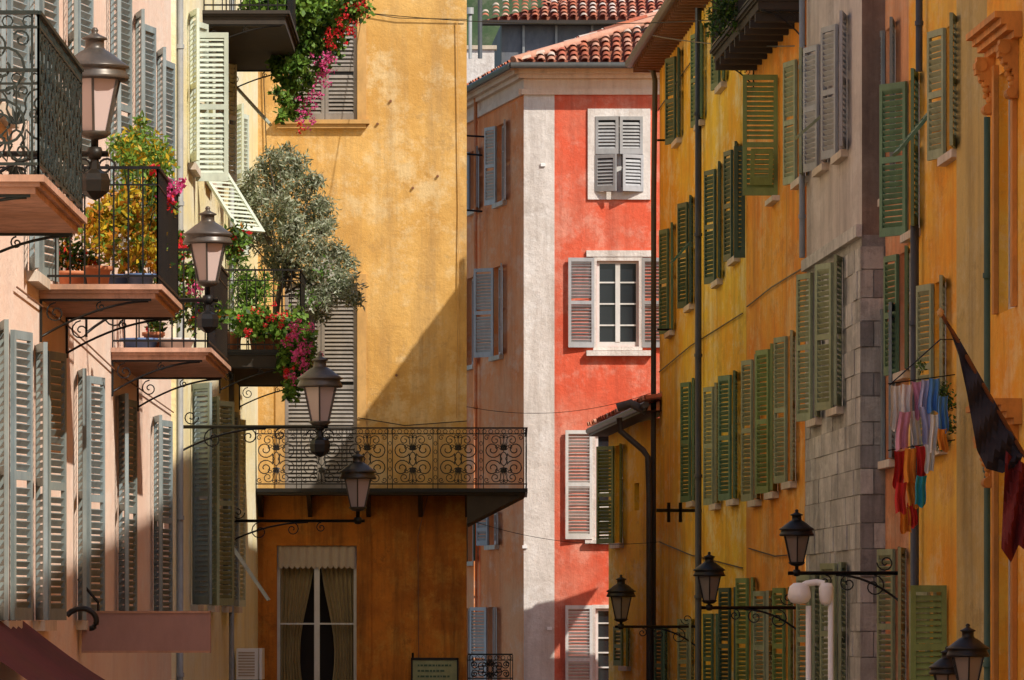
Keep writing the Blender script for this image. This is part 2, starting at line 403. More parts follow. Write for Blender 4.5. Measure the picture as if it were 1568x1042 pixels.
B.p('roof').face([(xl(25)+.4,25,19),(xl(68.6)+.4,68.6,19),(-9,68.6,21),(-9,25,21)],'tile1')
B.p('roof').face([(-14,25,19),(-14,68.6,19),(-9,68.6,21),(-9,25,21)],'tile1')
pipe(B,f,264,-200,1100,'pipel',.045)
fcable(B,f,((20,440),(100,500),(180,575),(262,632)),.03,.008,'woodb')
B.finish()
# ================================================= CREAM HOUSE
B=Building('cream_house')
f=Fac((xl(68.6)+.05,68.6),(xl(93)+.05,93),(1,0)); fc=f
B.fac(f,0,f.L,0,19,'cream')
B.p('rear_walls').face([(xl(68.6)+.05,68.6,0),(xl(68.6)-.3,68.6,0),(xl(68.6)-.3,68.6,19),(xl(68.6)+.05,68.6,19)],'cream')
for px,z0,z1,a,kk in ((296,6.2,9.0,(150,165),'shblue'),(322,6.2,9.0,(165,150),'shsage'),(343,6.2,9.0,(170,165),'shblue'),(358,6.2,9.0,(170,170),'shpale'),(292,11.75,13.65,(168,165),'shpale'),(335,12.2,14.0,(165,160),'shpale'),(300,15,17,(170,170),'shpale'),(318,11.9,13.6,(168,168),'shpale'),(360,11.5,13.6,(165,165),'shpale')):
    s=f.s_(px); w=1.0
    B.hole(f,s-w/2,s+w/2,z0,z1); casement(B,f,s-w/2,s+w/2,z0,z1)
    shut(B,f,s-w/2,1,z0,z1,.5,a[0],kk); shut(B,f,s+w/2,-1,z0,z1,.5,a[1],kk)
    fbox(B.p('sills'),f,s-.65,s+.65,-.05,.10,z0-.09,z0-.003,'sill')
s=f.s_(296); louver(B.p('shutters'),f.pt(s,.03,ZZ(278,f.Y(296))),f.n3,UP,-f.d3,.42,1.9,'shpale',mids=(.5,))
def flap(B,f,px,py,proj,drop,wd,k):
    s=f.s_(px); z=f.z(px,py)
    v=(f.n3*proj-UP*drop); Lh=v.length; v.normalize()
    louver(B.p('flap_shutters'),f.pt(s,.03,z),f.d3,v,f.d3.cross(v).normalized(),wd,Lh,k,mids=())
s=f.s_(302); z=f.z(302,258)
v=(f.n3*.46-UP*.74-f.d3*.1).normalized(); u=(f.n3*.5+f.d3*.6).normalized()
louver(B.p('flap_shutters'),f.pt(s,.04,z),u,v,u.cross(v).normalized(),.52,.95,'shpale',mids=())
flap(B,f,345,115,.62,.68,.5,'shpale'); flap(B,f,338,815,.65,.95,.6,'shpale')
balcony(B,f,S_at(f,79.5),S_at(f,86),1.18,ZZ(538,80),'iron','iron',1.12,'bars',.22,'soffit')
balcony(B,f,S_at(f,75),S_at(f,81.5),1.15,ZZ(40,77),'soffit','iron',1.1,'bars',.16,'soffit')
B.p('rear_walls').face([(-14,68.6,0),(-14,93,0),(-14,93,19),(-14,68.6,19)],'cream')
B.p('roof').face([(xl(68.6)+.5,68.6,19),(xl(93)+.5,93,19),(-9,93,21),(-9,68.6,21)],'tile1')
pipe(B,f,345,-200,1100,'pipel',.04)
B.finish()
# ================================================= MUSTARD HOUSE (frontal)
B=Building('mustard_house')
f=Fac((-5.2,93),(-.74,93),(0,-1)); s_=lambda px:XX(px,93)+5.2; z_=lambda py:ZZ(py,93)
ZB=z_(752)
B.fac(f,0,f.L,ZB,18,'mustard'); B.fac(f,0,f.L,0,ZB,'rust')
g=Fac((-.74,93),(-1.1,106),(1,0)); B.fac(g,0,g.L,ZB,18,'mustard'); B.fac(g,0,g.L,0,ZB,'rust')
def fwin(B,f,s_,z_,a,b_,yt,yb,kf,sh=None,trim=None,tw=14,**kw):
    s0,s1,z1,z0=s_(a),s_(b_),z_(yt),z_(yb)
    B.hole(f,s0,s1,z0,z1)
    casement(B,f,s0,s1,z0,z1,kf,**kw)
    if sh:
        w=(s1-s0)/2-.01
        louver(B.p('shutters'),f.pt(s0+.005,-.06,z0),f.d3,UP,f.n3,w,z1-z0,sh); louver(B.p('shutters'),f.pt(s1-.005,-.06,z0),-f.d3,UP,f.n3,w,z1-z0,sh)
    if trim:
        t=tw/93.7
        for a_,b2,c,d in ((s0-t,s0-.002,z0,z1+t),(s1+.002,s1+t,z0,z1+t),(s0-.002,s1+.002,z1+.002,z1+t)): fbox(B.p('trim'),f,a_,b2,.0,.03,c,d,trim)
    return s0,s1,z0,z1
r=fwin(B,f,s_,z_,448,547,28,184,'shdgrey','shdgrey','ochret')
fbox(B.p('sills'),f,r[0]-.3,r[1]+.2,0.002,.13,r[2]-.07,r[2]-.003,'ochret'); fbox(B.p('sills'),f,r[0]-.25,r[1]+.15,0.002,.09,r[2]-.14,r[2]-.07,'ochret')
r=fwin(B,f,s_,z_,436,547,434,752,'shdgrey','shdgrey','ochret')
r=fwin(B,f,s_,z_,424,546,836,1075,'wood',None,'rust',tw=22,curtain=True,rows=2)
mb=B.p('valance'); N=14
for i in range(N*4):
    t0=i/(N*4); t1=(i+1)/(N*4)
    zb=lambda t:r[3]-.33-.05*abs(math.sin(t*N*math.pi))
    S=lambda t:r[0]+.02+(r[1]-r[0]-.04)*t
    nn=lambda t:-.03+.012*math.sin(t*60)
    mb.face([f.pt(S(t0),nn(t0),zb(t0)),f.pt(S(t1),nn(t1),zb(t1)),f.pt(S(t1),nn(t1),r[3]-.01),f.pt(S(t0),nn(t0),r[3]-.01)],'val',True)
mb=B.p('balcony_slab'); X0=XX(388,92); X1=XX(808,92); zf=ZZ(748,92)
mb.box(Vector((X0,92,zf-.06)),Vector((X1-X0,0,0)),Vector((0,.997,0)),UP*.06,'iron')
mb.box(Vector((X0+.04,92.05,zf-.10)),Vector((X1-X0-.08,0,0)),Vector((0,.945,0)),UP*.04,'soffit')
mb.box(Vector((-.735,93,zf-.06)),Vector((X1+.735,0,0)),Vector((0,3.2,0)),UP*.06,'iron')
def wedge(mb,a,b_,c,ext,k):
    A2,B2,C2=a+ext,b_+ext,c+ext
    for q in ([a,b_,c],[A2,B2,C2],[a,b_,B2,A2],[b_,c,C2,B2],[c,a,A2,C2]): mb.face(q,k)
zl=zf-.10
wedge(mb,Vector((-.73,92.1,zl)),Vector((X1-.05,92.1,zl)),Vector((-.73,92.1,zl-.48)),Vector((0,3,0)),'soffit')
for px in (395,470,560,640,712):
    x=XX(px,92.5); wedge(mb,Vector((x,92.15,zl)),Vector((x,92.995,zl)),Vector((x,92.995,zl-.35)),Vector((.07,0,0)),'iron')
rb=B.p('balcony_railing'); hh=ZZ(655,92)-zf
railing(rb,Vector((X0,92.03,zf)),Vector((X1-.02,92.03,zf)),hh,'iron','scroll')
railing(rb,Vector((X1-.02,92.03,zf)),Vector((X1-.02,96.1,zf)),hh,'iron','scroll')
railing(rb,Vector((X0,92.03,zf)),Vector((X0,93,zf)),hh,'iron','scroll')
pz=ZZ(1045,94); railing(rb,Vector((-.73,93.6,pz)),Vector((XX(785,94),93.6,pz)),.47,'iron','scroll')
rb.tube([W(632,1000,92.9),W(632,1060,92.9)],.02,'iron',5)
B.p('drainpipe').tube([(XX(378,92.8),92.8,0),(XX(378,92.8),92.8,ZB)],.05,'pipe',8)
B.p('rear_walls').face([(-5.2,93,19),(-14,93,19),(-14,93,0),(-5.2,93,0)],'mustard')
B.p('roof').face([(-14,92.6,18),(-.4,92.6,18),(-.7,106,19.5),(-14,106,19.5)],'tile1')
for px,py in ((598,155),(632,288),(670,270),(578,190),(607,575)):
    p=W(px,py,92.97); B.p('wall_vents').tube([(p.x,92.999,p.z),(p.x,92.965,p.z)],.022,'woodb',8)
B.p('wall_cables').tube([W(560,20,92.95),W(610,28,92.95),W(715,30,92.95)],.008,'iron',4)
B.p('wall_cables').tube([W(548,640,92.95),W(620,652,92.95),W(715,645,92.95)],.010,'iron',4)
B.p('wall_cables').tube([W(405,60,92.95),W(404,130,92.96),W(408,230,92.95)],.010,'iron',4)
B.p('wall_cables').tube([W(700,30,92.96),W(703,320,92.97),W(699,640,92.96)],.009,'ochret',4)
B.p('wall_cables').tube([W(655,760,92.96),W(640,820,92.97),(XX(641,92.9),92.96,5.2)],.010,'woodb',4)
B.finish()
e=MB(); p=W(632,1045,92.85); e.box(p,Vector((.72,0,0)),Vector((0,.04,0)),UP*.36,'shsage')
e.box(p+Vector((-.03,-.01,-.0)),Vector((.03,0,0)),Vector((0,.06,0)),UP*.39,'iron'); e.box(p+Vector((.72,-.01,0)),Vector((.03,0,0)),Vector((0,.06,0)),UP*.39,'iron'); e.box(p+Vector((-.03,-.01,.36)),Vector((.78,0,0)),Vector((0,.06,0)),UP*.04,'iron')
for i,wd in enumerate((.55,.4,.5)):
    x=.08
    while x<wd+.08:
        l=random.uniform(.02,.07); e.box(p+Vector((x,-.006,.26-i*.09)),Vector((l,0,0)),Vector((0,.006,0)),UP*.03,'shdark'); x+=l+.015
e.obj('wall_plaque')
# ================================================= CORAL HOUSE (back)
B=Building('coral_house')
YF=109; f=Fac((XX(802,YF),YF),(7.0,YF),(0,-1)); s_=lambda px:XX(px,YF)-XX(802,YF); z_=lambda py:ZZ(py,YF)
ZT=z_(108)
B.fac(f,s_(849),f.L,0,ZT-.45,'red'); B.fac(f,0,s_(849),0,ZT-.45,'white'); B.fac(f,0,f.L,ZT-.45,ZT,'peach')
for n1,za,zb in ((.06,ZT-.47,ZT-.36),(.10,ZT-.16,ZT-.08),(.20,ZT-.08,ZT+.0),(.28,ZT+.0,ZT+.06)): fbox(B.p('cornice'),f,-.1,f.L,.0,n1,za,zb,'peach')
g=Fac((XX(802,YF),YF),(-1.35,118),(-1,-.2)); B.fac(g,0,g.L,0,ZT-.45,'redside'); B.fac(g,0,g.L,ZT-.45,ZT,'peach')
for n1,za,zb in ((.06,ZT-.47,ZT-.36),(.10,ZT-.16,ZT-.08),(.20,ZT-.08,ZT+.0),(.28,ZT+.0,ZT+.06)): fbox(B.p('cornice'),g,-.1,g.L,.0,n1,za,zb,'peach')
def frame(f,s0,s1,z0,z1,t,k='white',n1=.04):
    for a,b_,c,d in ((s0-t,s0-.002,z0-t,z1+t),(s1+.002,s1+t,z0-t,z1+t),(s0-.002,s1+.002,z1+.002,z1+t),(s0-.002,s1+.002,z0-t,z0-.002)): fbox(B.p('trim'),f,a,b_,.0,n1,c,d,k)
s0,s1,z1,z0=s_(912),s_(984),z_(179),z_(294); B.hole(f,s0,s1,z0,z1); casement(B,f,s0,s1,z0,z1); frame(f,s0,s1,z0,z1,.15)
q=(s1-s0)/2
for h0,sd in ((s0,1),(s1,-1)):
    for zz0,zz1,ag in ((z0,z0+(z1-z0)*.49,26),(z0+(z1-z0)*.5,z1,6)):
        shut(B,f,h0,sd,zz0,zz1,q*.98,ag,'shgrey',mids=())
s0,s1,z1,z0=s_(914),s_(978),z_(400),z_(531); B.hole(f,s0,s1,z0,z1); casement(B,f,s0,s1,z0,z1,rows=4,back=.08); frame(f,s0,s1,z0,z1,.07,'white')
shut(B,f,s0-.05,1,z0-.02,z1+.06,.50,174,'shgrey'); shut(B,f,s1+.06,-1,z0-.02,z1+.06,.50,174,'shgrey'); fbox(B.p('sills'),f,s0-.2,s1+.25,.002,.12,z0-.18,z0-.08,'white')
fbox(B.p('trim'),f,s0-.2,s1+.25,.002,.05,z1+.08,z1+.2,'white')
for yt,yb in ((664,822),(932,1090)):
    s0,s1,z1,z0=s_(912),s_(972),z_(yt),z_(yb); B.hole(f,s0,s1,z0,z1); casement(B,f,s0,s1,z0,z1,rows=7,back=.08); frame(f,s0,s1,z0,z1,.07,'white')
    shut(B,f,s0-.06,1,z0-.05,z1+.06,.52,173,'shwhite'); shut(B,f,s1+.06,-1,z0-.05,z1+.06,.52,173,'shwhite')
    fbox(B.p('sills'),f,s0-.2,s1+.2,.002,.1,z0-.14,z0-.07,'white')
for px,yt,yb,a,k in ((768,190,310,(172,165),'shwhite'),(727,230,322,(170,168),'shgrey'),(763,408,545,(170,140),'shwhite'),(722,425,560,(170,160),'shwhite'),(756,785,835,(170,165),'shgrey'),(754,930,1080,(170,150),'shwhite'),(716,932,1080,(170,165),'shgrey'),(723,800,860,(170,160),'shdark')):
    win(B,g,px,yt,yb,1.0,a,k)
for py,x1 in ((208,747),(236,738),(322,738)):
    B.p('wall_brackets').tube([W(712,py,113.5),W(x1,py+2,113)],.02,'iron',5)
pipe(B,g,735,140,1100,'redside',.04)
ze=ZT+.08; ov=.45; ex=XX(786,YF-ov)
O=Vector((ex,YF-ov,ze)); a=math.radians(21); v=Vector((0,math.cos(a),math.sin(a)))
tiles(B.p('roof'),O,Vector((1,0,0)),v,6.5,4.2,lambda p,q_:p>q_*.93)
u=Vector((-1.61,9,0)).normalized(); vv=(Vector((math.cos(.18),math.sin(.18),0))*math.cos(a)+UP*math.sin(a))
tiles(B.p('roof'),O,u,vv,9,4.2,lambda p,q_:p>q_*.8)
B.p('gutter').tube([O+Vector((-.05,-.05,-.03)),O+Vector((6,-.05,-.03))],.06,'pipe',8)
B.p('gutter').tube([O+Vector((-.05,-.05,-.03)),O+u*9+Vector((-.05,-.05,-.03))],.06,'pipe',8)
B.p('roof').tube([O+UP*.06,O+(Vector((1,0,0))*3.9+v*4.2)+UP*.06],.09,'tile2',8)
for px,py in ((800,840),(838,965),(828,255),(985,1000)):
    p=W(px,py,108.97); B.p('wall_boxes').box(p,Vector((.09,0,0)),Vector((0,.03,0)),UP*.06,'enam')
B.finish()
# ================================================= BACKGROUND
B=Building('slate_house')
Yb=122; f=Fac((XX(768,Yb),Yb),(6.5,Yb),(0,-1))
B.fac(f,0,f.L,0,ZZ(36,Yb),'slate'); B.p('rear_walls').face([(XX(768,Yb),Yb,0),(XX(768,Yb)-.3,128,0),(XX(768,Yb)-.3,128,ZZ(36,Yb)),(XX(768,Yb),Yb,ZZ(36,Yb))],'slate')
O=Vector((XX(740,Yb)-.05,Yb-.4,ZZ(33,Yb))); tiles(B.p('roof'),O,Vector((1,0,0)),Vector((0,math.cos(.33),math.sin(.33))),5.2,3,lambda p,q_:p>q_*.3)
fbox(B.p('fascia'),f,-.5,f.L,.01,.40,ZZ(40,Yb),ZZ(34,Yb),'soffit')
for px in (800,850,905): 
    s0=XX(px,Yb)-XX(768,Yb); fbox(B.p('pipes'),f,s0,s0+.05,.01,.08,ZZ(110,Yb),ZZ(36,Yb),'pipel')
B.finish()
B=Building('terrace_house')
f=Fac((XX(700,119),119),(XX(757,119),119),(0,-1)); B.fac(f,0,f.L,0,ZZ(76,119),'white'); fbox(B.p('coping'),f,-.05,f.L+.05,-.3,.05,ZZ(76,119),ZZ(70,119),'sill')
B.p('vent_pipes').tube([W(735,90,118.5),W(735,-20,118.5)],.05,'pipe',8); B.p('vent_pipes').tube([W(720,90,118.5),W(720,22,118.5)],.04,'pipel',8); B.p('vent_pipes').tube([W(720,22,118.5),W(720,12,118.5)],.08,'pipel',8)
B.finish()
B=Building('hilltop_house')
Yb=135; f=Fac((XX(920,Yb),Yb),(8,Yb),(0,-1)); B.fac(f,0,f.L,0,ZZ(2,Yb),'white'); tiles(B.p('roof'),Vector((XX(905,Yb),Yb-.5,ZZ(12,Yb))),Vector((1,0,0)),Vector((0,.95,.31)),4.5,2)
f=Fac((XX(835,128),128),(XX(905,128),128),(0,-1)); B.fac(f,0,f.L,0,ZZ(10,128),'brown'); tiles(B.p('roof'),Vector((XX(832,128),127.6,ZZ(14,128))),Vector((1,0,0)),Vector((0,.95,.31)),1.3,1)
B.finish()
hm=MB(); N=60
def hz(i,j):
    x=-260+520*i/N; y=250+250*j/20
    z=(62+14*math.sin(x*.03)+4*random.random()) *min(1,j/7)**.8 if j>0 else 0
    return Vector((x,y,z))
G=[[hz(i,j) for j in range(21)] for i in range(N+1)]
M['hill']=stucco('wooded_hill',(.05,.08,.03),(.09,.12,.05),(.02,.04,.015),(.16,.15,.1),.5,.6,.4)
for i in range(N):
    for j in range(20): hm.face([G[i][j],G[i+1][j],G[i+1][j+1],G[i][j+1]],'hill',True)
hm.obj('hill')
# ================================================= RIGHT: LOW HOUSE
B=Building('low_yellow_house')
f=Fac((2.60,99.5),(XX(932,106),106),(-1,-.1)); zt=ZZ(650,103)
B.fac(f,0,f.L,0,zt,'yellow')
B.p('rear_walls').face([(XX(932,106),106,0),(5,106,0),(5,106,zt),(XX(932,106),106,zt)],'yellow')
win(B,f,948,682,832,1.0,(168,150),'shgreenb'); s0=f.s_(975)
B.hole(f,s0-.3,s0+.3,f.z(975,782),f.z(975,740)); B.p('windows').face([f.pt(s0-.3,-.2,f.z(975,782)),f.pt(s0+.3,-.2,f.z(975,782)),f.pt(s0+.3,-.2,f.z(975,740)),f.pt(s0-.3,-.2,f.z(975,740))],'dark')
win(B,f,960,960,1020,.8,(168,165),'shgreenb')
rf=B.p('roof'); A0=f.pt(-.6,.35,zt+.22); A1=f.pt(f.L+.2,.35,zt-.0)
inn=Vector((1,0.1,0)).normalized()
rf.face([A0,A1,A1+inn*3+UP*.7,A0+inn*3+UP*.7],'tile1'); rf.face([A0-UP*.12,A1-UP*.12,A1+inn*.5-UP*.12,A0+inn*.5-UP*.12],'soffit'); rf.face([A0,A1,A1-UP*.12,A0-UP*.12],'slate')
uu=(A1-A0).normalized(); tiles(rf,A0+UP*.04,uu,(inn+UP*.23).normalized(),(A1-A0).length,2.6)
rf.tube([A0+UP*-.02,A1+UP*-.02],.06,'pipe',8)
B.p('drainpipe').tube([W(948,640,99.2),W(950,660,99.2),W(985,690,99.2),W(992,700,99.2),W(994,760,99.2),W(994,1300,99.2)],.055,'pipe',8)
B.p('drainpipe').tube([W(945,625,99.3),W(965,618,99.3),W(990,630,99.3)],.08,'slate',8)
B.finish()
# ================================================= RIGHT: YELLOW HOUSE
B=Building('yellow_house')
f=Fac((xr(81.5),81.5),(xr(99.5),99.5),(-1,0)); zt=15.72
B.fac(f,0,f.L,0,zt,'yellow'); body(B,xr(99.5),14,81.5,99.5,zt,'yellow',skip=('f',))
for px,yt,yb,k in ((1040,82,215,'shdark'),(1075,45,188,'shgreen'),(1108,20,130,'shgreen'),(1029,347,508,'shgreen'),(1059,306,468,'shdark'),(1102,255,430,'shdark'),(1128,225,395,'shdark'),(1063,583,768,'shgreen'),(1099,590,772,'shsage'),(1126,572,765,'shgreen'),(1020,960,1080,'shgreen'),(1060,948,1080,'shsage'),(1098,940,1080,'shgreen'),(1125,900,1080,'shdark')):
    win(B,f,px,yt,yb,1.0,(random.choice((170,173)),random.choice((166,169,172))),k,sw=.5)
flap(B,f,1062,372,.30,.32,.5,'shgreen')
fcable(B,f,((1010,170),(1050,110),(1080,70))); fcable(B,f,((1012,570),(1060,530),(1140,480))); fcable(B,f,((1012,830),(1060,850),(1140,870)))
rf=B.p('roof'); ovh=.48
a0=Vector((xr(80)-ovh,80,zt+.05)); a1=Vector((xr(99.5)-ovh,99.9,zt+.05))
rf.box(a0-UP*.05,a1-a0,Vector((ovh+.2,0,0)),UP*.05,'woodb')
rf.face([a0,a1,a1+Vector((6,0,1.6)),a0+Vector((6,0,1.6))],'tile1'); rf.face([a1-UP*.06,a1+Vector((6,0,1.6)),a1+Vector((6,0,-.1))],'yellow')
for i in range(45):
    y=80.3+i*.44; rf.box(Vector((xr(y)-ovh+.03,y,zt-.12)),Vector((ovh,0,0)),Vector((0,.09,0)),UP*.10,'woodb')
rf.tube([a0+Vector((-.05,0,0)),a1+Vector((-.05,0,0))],.075,'pipe',8)
tiles(rf,a0+UP*.05,(a1-a0).normalized(),Vector((6,0,1.6)).normalized(),(a1-a0).length,2)
B.p('drainpipe').tube([W(975,92,99.6),W(985,100,99.4),W(1000,108,99.4),W(1003,125,99.4),W(1001,300,99.4),W(1000,1300,99.4)],.05,'pipe',8)
B.p('unseen_shade_block').box(Vector((xr(81.5)+.25,81.5,zt)),Vector((8,0,0)),Vector((0,4.2,0)),UP*1.7,'yellow')  # unseen block added above the eave to shade the mustard front
pipe(B,f,1078,-100,1150,'pipe',.055)
for y in (215,505,782):
    a=W(1008,y,97); B.p('wall_brackets').tube([a+Vector((-.02,0,0)),a+Vector((.25,0,0))],.02,'iron',5)
B.p('wall_brackets').tube([W(1005,782,90),W(1095,782,90)],.03,'iron',5)
for px in (1024,1042): B.p('wall_brackets').tube([W(px,770,90),W(px,800,90)],.03,'iron',5)
B.finish()
# ================================================= RIGHT: ORANGE HOUSE
B=Building('orange_house')
f=Fac((xr(72.7)-.02,72.7),(xr(81.5)-.02,81.5),(-1,0)); zt=18.0
B.fac(f,0,f.L,0,zt,'orange'); body(B,xr(81.5),14,72.7,81.5,zt,'orange',skip=('f',))
for px,yt,yb,k in ((1160,548,766,'shsage'),(1186,532,754,'shgreenb'),(1213,512,738,'shsage'),(1153,885,1080,'shgreenb'),(1180,905,1080,'shsage'),(1210,900,1080,'shgreenb'),(1228,85,275,'shsage')):
    win(B,f,px,yt,yb,1.05,(random.choice((169,171)),random.choice((166,169))),k,sw=.52)
s=f.s_(1193); Yq=f.Y(1193)
louver(B.p('shutters'),f.pt(s,.02,ZZ(300,Yq)),f.n3,UP,-f.d3,.47,1.62,'shgreenb',mids=(.42,))
z0=ZZ(298,Yq); louver(B.p('shutters'),f.pt(s-.06,.1,z0+.12),f.n3,(UP-f.d3*.35).normalized(),-f.d3,.3,.5,'shgreenb',mids=())
B.hole(f,s+.02,s+.95,ZZ(298,Yq),ZZ(118,Yq)); casement(B,f,s+.02,s+.95,ZZ(298,Yq),ZZ(118,Yq))
fbox(B.p('sills'),f,s-.1,s+1.05,-.05,.1,ZZ(308,Yq),ZZ(300,Yq),'sill')
s=f.s_(1143); louver(B.p('shutters'),f.pt(s,.02,ZZ(392,81)),f.n3,UP,-f.d3,.16,1.6,'shdark',mids=())
fcable(B,f,((1147,470),(1185,440),(1234,410))); fcable(B,f,((1150,840),(1190,852),(1234,848)))
zb=ZZ(97,80); balcony(B,f,S_at(f,73.1),S_at(f,80.3),.62,zb+.2,'soffit','iron',1.0,'bars',.16,'soffit')
for i in range(9): fbox(B.p('balcony_beams'),f,.6+i*.8,.75+i*.8,.003,.58,zb-.12,zb-.01,'soffit')
B.p('roof').face([(xr(72.7)-.5,72.7,zt),(xr(81.5)-.5,81.5,zt),(14,81.5,zt+2),(14,72.7,zt+2)],'tile1')
B.finish()
# ================================================= RIGHT: STONE-CORNER HOUSE
B=Building('stone_corner_house')
f=Fac((xr(66),66),(xr(72.7),72.7),(-1,0)); zt=19; zs=ZZ(360,66)
B.fac(f,0,f.L,0,zs,'stone1'); B.fac(f,0,f.L,zs,zt,'taupe')
fr=Fac((xr(66),66),(9,66),(0,-1)); B.fac(fr,0,fr.L,0,zs,'stone3'); B.fac(fr,0,fr.L,zs,zt,'brown')  # front face coloured darker than the street side, shade painted into it
wins=[]
for px,yt,yb,k in ((1252,414,642,'shsage'),(1284,398,625,'shsage'),(1290,862,1080,'shsage'),(1250,880,1080,'shsage'),(1262,62,255,'shgrey'),(1291,30,235,'shgrey')):
    wins.append(win(B,f,px,yt,yb,1.0,(168,165),k,sw=.5))
flap(B,f,1268,175,.32,.28,.5,'shsage')
mb=B.p('stone_blocks'); z=3.2; row=0
while z<zs-.1:
    hgt=random.choice((.27,.30,.33)); 
    if z+hgt>zs: break
    s=0.0; first=True
    while s<f.L-.1:
        w=random.uniform(.35,.8); 
        if s+w>f.L-.3: w=f.L-s
        if not any(s<wn[1]+.0 and s+w>wn[0]-.0 and z<wn[3] and z+hgt>wn[2]-.1 for wn in wins):
            k='stone%d'%random.choice((0,1,2,0,2)); d=random.uniform(.006,.026)
            fbox(mb,f,s+(.006 if not first else 0),s+w-.006,.001,d,z+.004,z+hgt-.004,k)
        s+=w; first=False
    s=-.02; sh=(row%2)*.12
    for w in (.16+sh,.3,.4):
        fbox(mb,fr,s,s+w-.01,.001,random.uniform(.012,.035),z+.006,z+hgt-.006,'stone%d'%random.choice((0,1,3,3)))  # front blocks favour the dark stone for the same painted shade
        s+=w
    z+=hgt; row+=1
fbox(B.p('string_course'),f,-.02,f.L,.001,.07,zs-.02,zs+.12,'stone2')
mb2=B.p('rear_walls'); mb2.face([(14,66,0),(14,72.7,0),(14,72.7,19),(14,66,19)],'taupe')
B.p('roof').face([(xr(66)-.5,66,zt),(xr(72.7)-.5,72.7,zt),(14,72.7,zt+2),(14,66,zt+2)],'tile1')
mb2.face([(xr(72.7),72.7,15),(14,72.7,15),(14,72.7,19),(xr(72.7),72.7,19)],'taupe')
pipe(B,f,1239,-100,395,'pipel',.04)
B.finish()
# ================================================= RIGHT: NEAR HOUSES
B=Building('deep_orange_house')
f=Fac((xn(58.9),58.9),(xn(66),66),(-1,0)); zt=18.6
s1=S_at(f,63.6)
B.fac(f,0,s1,0,zt,'nearo'); B.fac(f,s1,f.L,0,zt,'brownred')
for px,yt,yb,k,a in ((1364,40,300,'shblue',(170,168)),(1400,118,355,'shgreen',(168,150)),(1459,35,235,'shsage',(168,166)),(1364,470,705,'shblue',(170,168)),(1386,385,570,'shgreen',(170,168)),(1440,430,685,'shsage',(170,168)),(1380,840,1080,'shsage',(168,166)),(1434,905,1080,'shsage',(168,165))):
    win(B,f,px,yt,yb,1.0,a,k,sw=.5)
s=f.s_(1452); louver(B.p('shutters'),f.pt(s,.02,ZZ(1042,f.Y(1452))-.3),f.n3,UP,-f.d3,.38,1.3,'shgreenb',mids=(.5,))
flap(B,f,1440,165,.40,.48,.6,'shgreen')
pipe(B,f,1413,345,1100,'pipe',.05); pipe(B,f,1420,-100,110,'pipe',.04)
body(B,xn(66),14,58.9,66,zt,'nearo',skip=('f',))
B.p('roof').face([(xn(58.9)-.5,58.9,zt),(xn(66)-.5,66,zt),(14,66,zt+2),(14,58.9,zt+2)],'tile1')
B.finish()
B=Building('ochre_house')
f=Fac((xn(55.8)-.04,55.8),(xn(58.9)-.04,58.9),(-1,0)); B.fac(f,0,f.L,0,18.4,'olive')
B.p('rear_walls').face([(xn(58.9)-.04,58.9,0),(xn(58.9)+.1,58.9,0),(xn(58.9)+.1,58.9,18.4),(xn(58.9)-.04,58.9,18.4)],'olive')
pipe(B,f,1528,180,1100,'shdark',.05); B.p('roof').face([(xn(55.8)-.3,55.8,18.4),(xn(58.9)-.3,58.9,18.4),(14,58.9,20),(14,55.8,20)],'tile1')
B.finish()
B=Building('ornate_orange_house')
f=Fac((xn(25)-.12,25),(xn(55.8)-.12,55.8),(-1,0)); B.fac(f,0,f.L,0,18.4,'nearo')
B.p('rear_walls').face([(xn(55.8)-.12,55.8,0),(14,55.8,0),(14,55.8,18.4),(xn(55.8)-.12,55.8,18.4)],'nearo')
B.p('rear_walls').face([(xn(25)-.12,25,0),(14,25,0),(14,25,18.4),(xn(25)-.12,25,18.4)],'nearo')
B.p('roof').face([(xn(25)-.3,25,18.4),(xn(55.8)-.3,55.8,18.4),(14,55.8,20),(14,25,20)],'tile1')
M['orn']=paint('orange_ornament',(.78,.32,.06),.55,.7)
for Yc,yy in ((54.4,60),(54.4,640)):
    s=S_at(f,Yc); zc=ZZ(yy,Yc)
    mb=B.p('window_cornices')
    for i,(n1,zz0,zz1) in enumerate(((.26,.08,.14),(.20,.02,.08),(.15,-.04,.02),(.08,-.10,-.04))): fbox(mb,f,s-1.2,s+1.0,.003,n1,zc+zz0,zc+zz1,'orn')
    for sa in (s+.75,s-.95):
        for i in range(10):
            t=i/10; n1=.05+.13*(math.cos(t*math.pi*1.25)*.5+.5)+.03*math.sin(t*9); fbox(mb,f,sa,sa+.18,.003,n1,zc-.10-(i+1)*.055,zc-.10-i*.055,'orn')
        mb.tube([f.pt(sa-.02,.14,zc-.18),f.pt(sa+.2,.14,zc-.18)],.06,'orn',12); mb.tube([f.pt(sa-.02,.07,zc-.60),f.pt(sa+.2,.07,zc-.60)],.05,'orn',12)
        for j in range(7): mb.lathe(f.pt(sa+.09+random.uniform(-.07,.07),.14-.015*j,zc-.22-.05*j),[(0,-.035),(.035,-.02),(.045,0),(.03,.03),(0,.04)],'orn',8)
    B.hole(f,s-.7,s+.5,zc-2.6,zc-.3); casement(B,f,s-.7,s+.5,zc-2.6,zc-.3)
    fbox(mb,f,s+.5,s+.66,.003,.05,zc-2.6,zc-.2,'orn'); fbox(mb,f,s-.86,s-.7,.003,.05,zc-2.6,zc-.2,'orn')
B.finish()
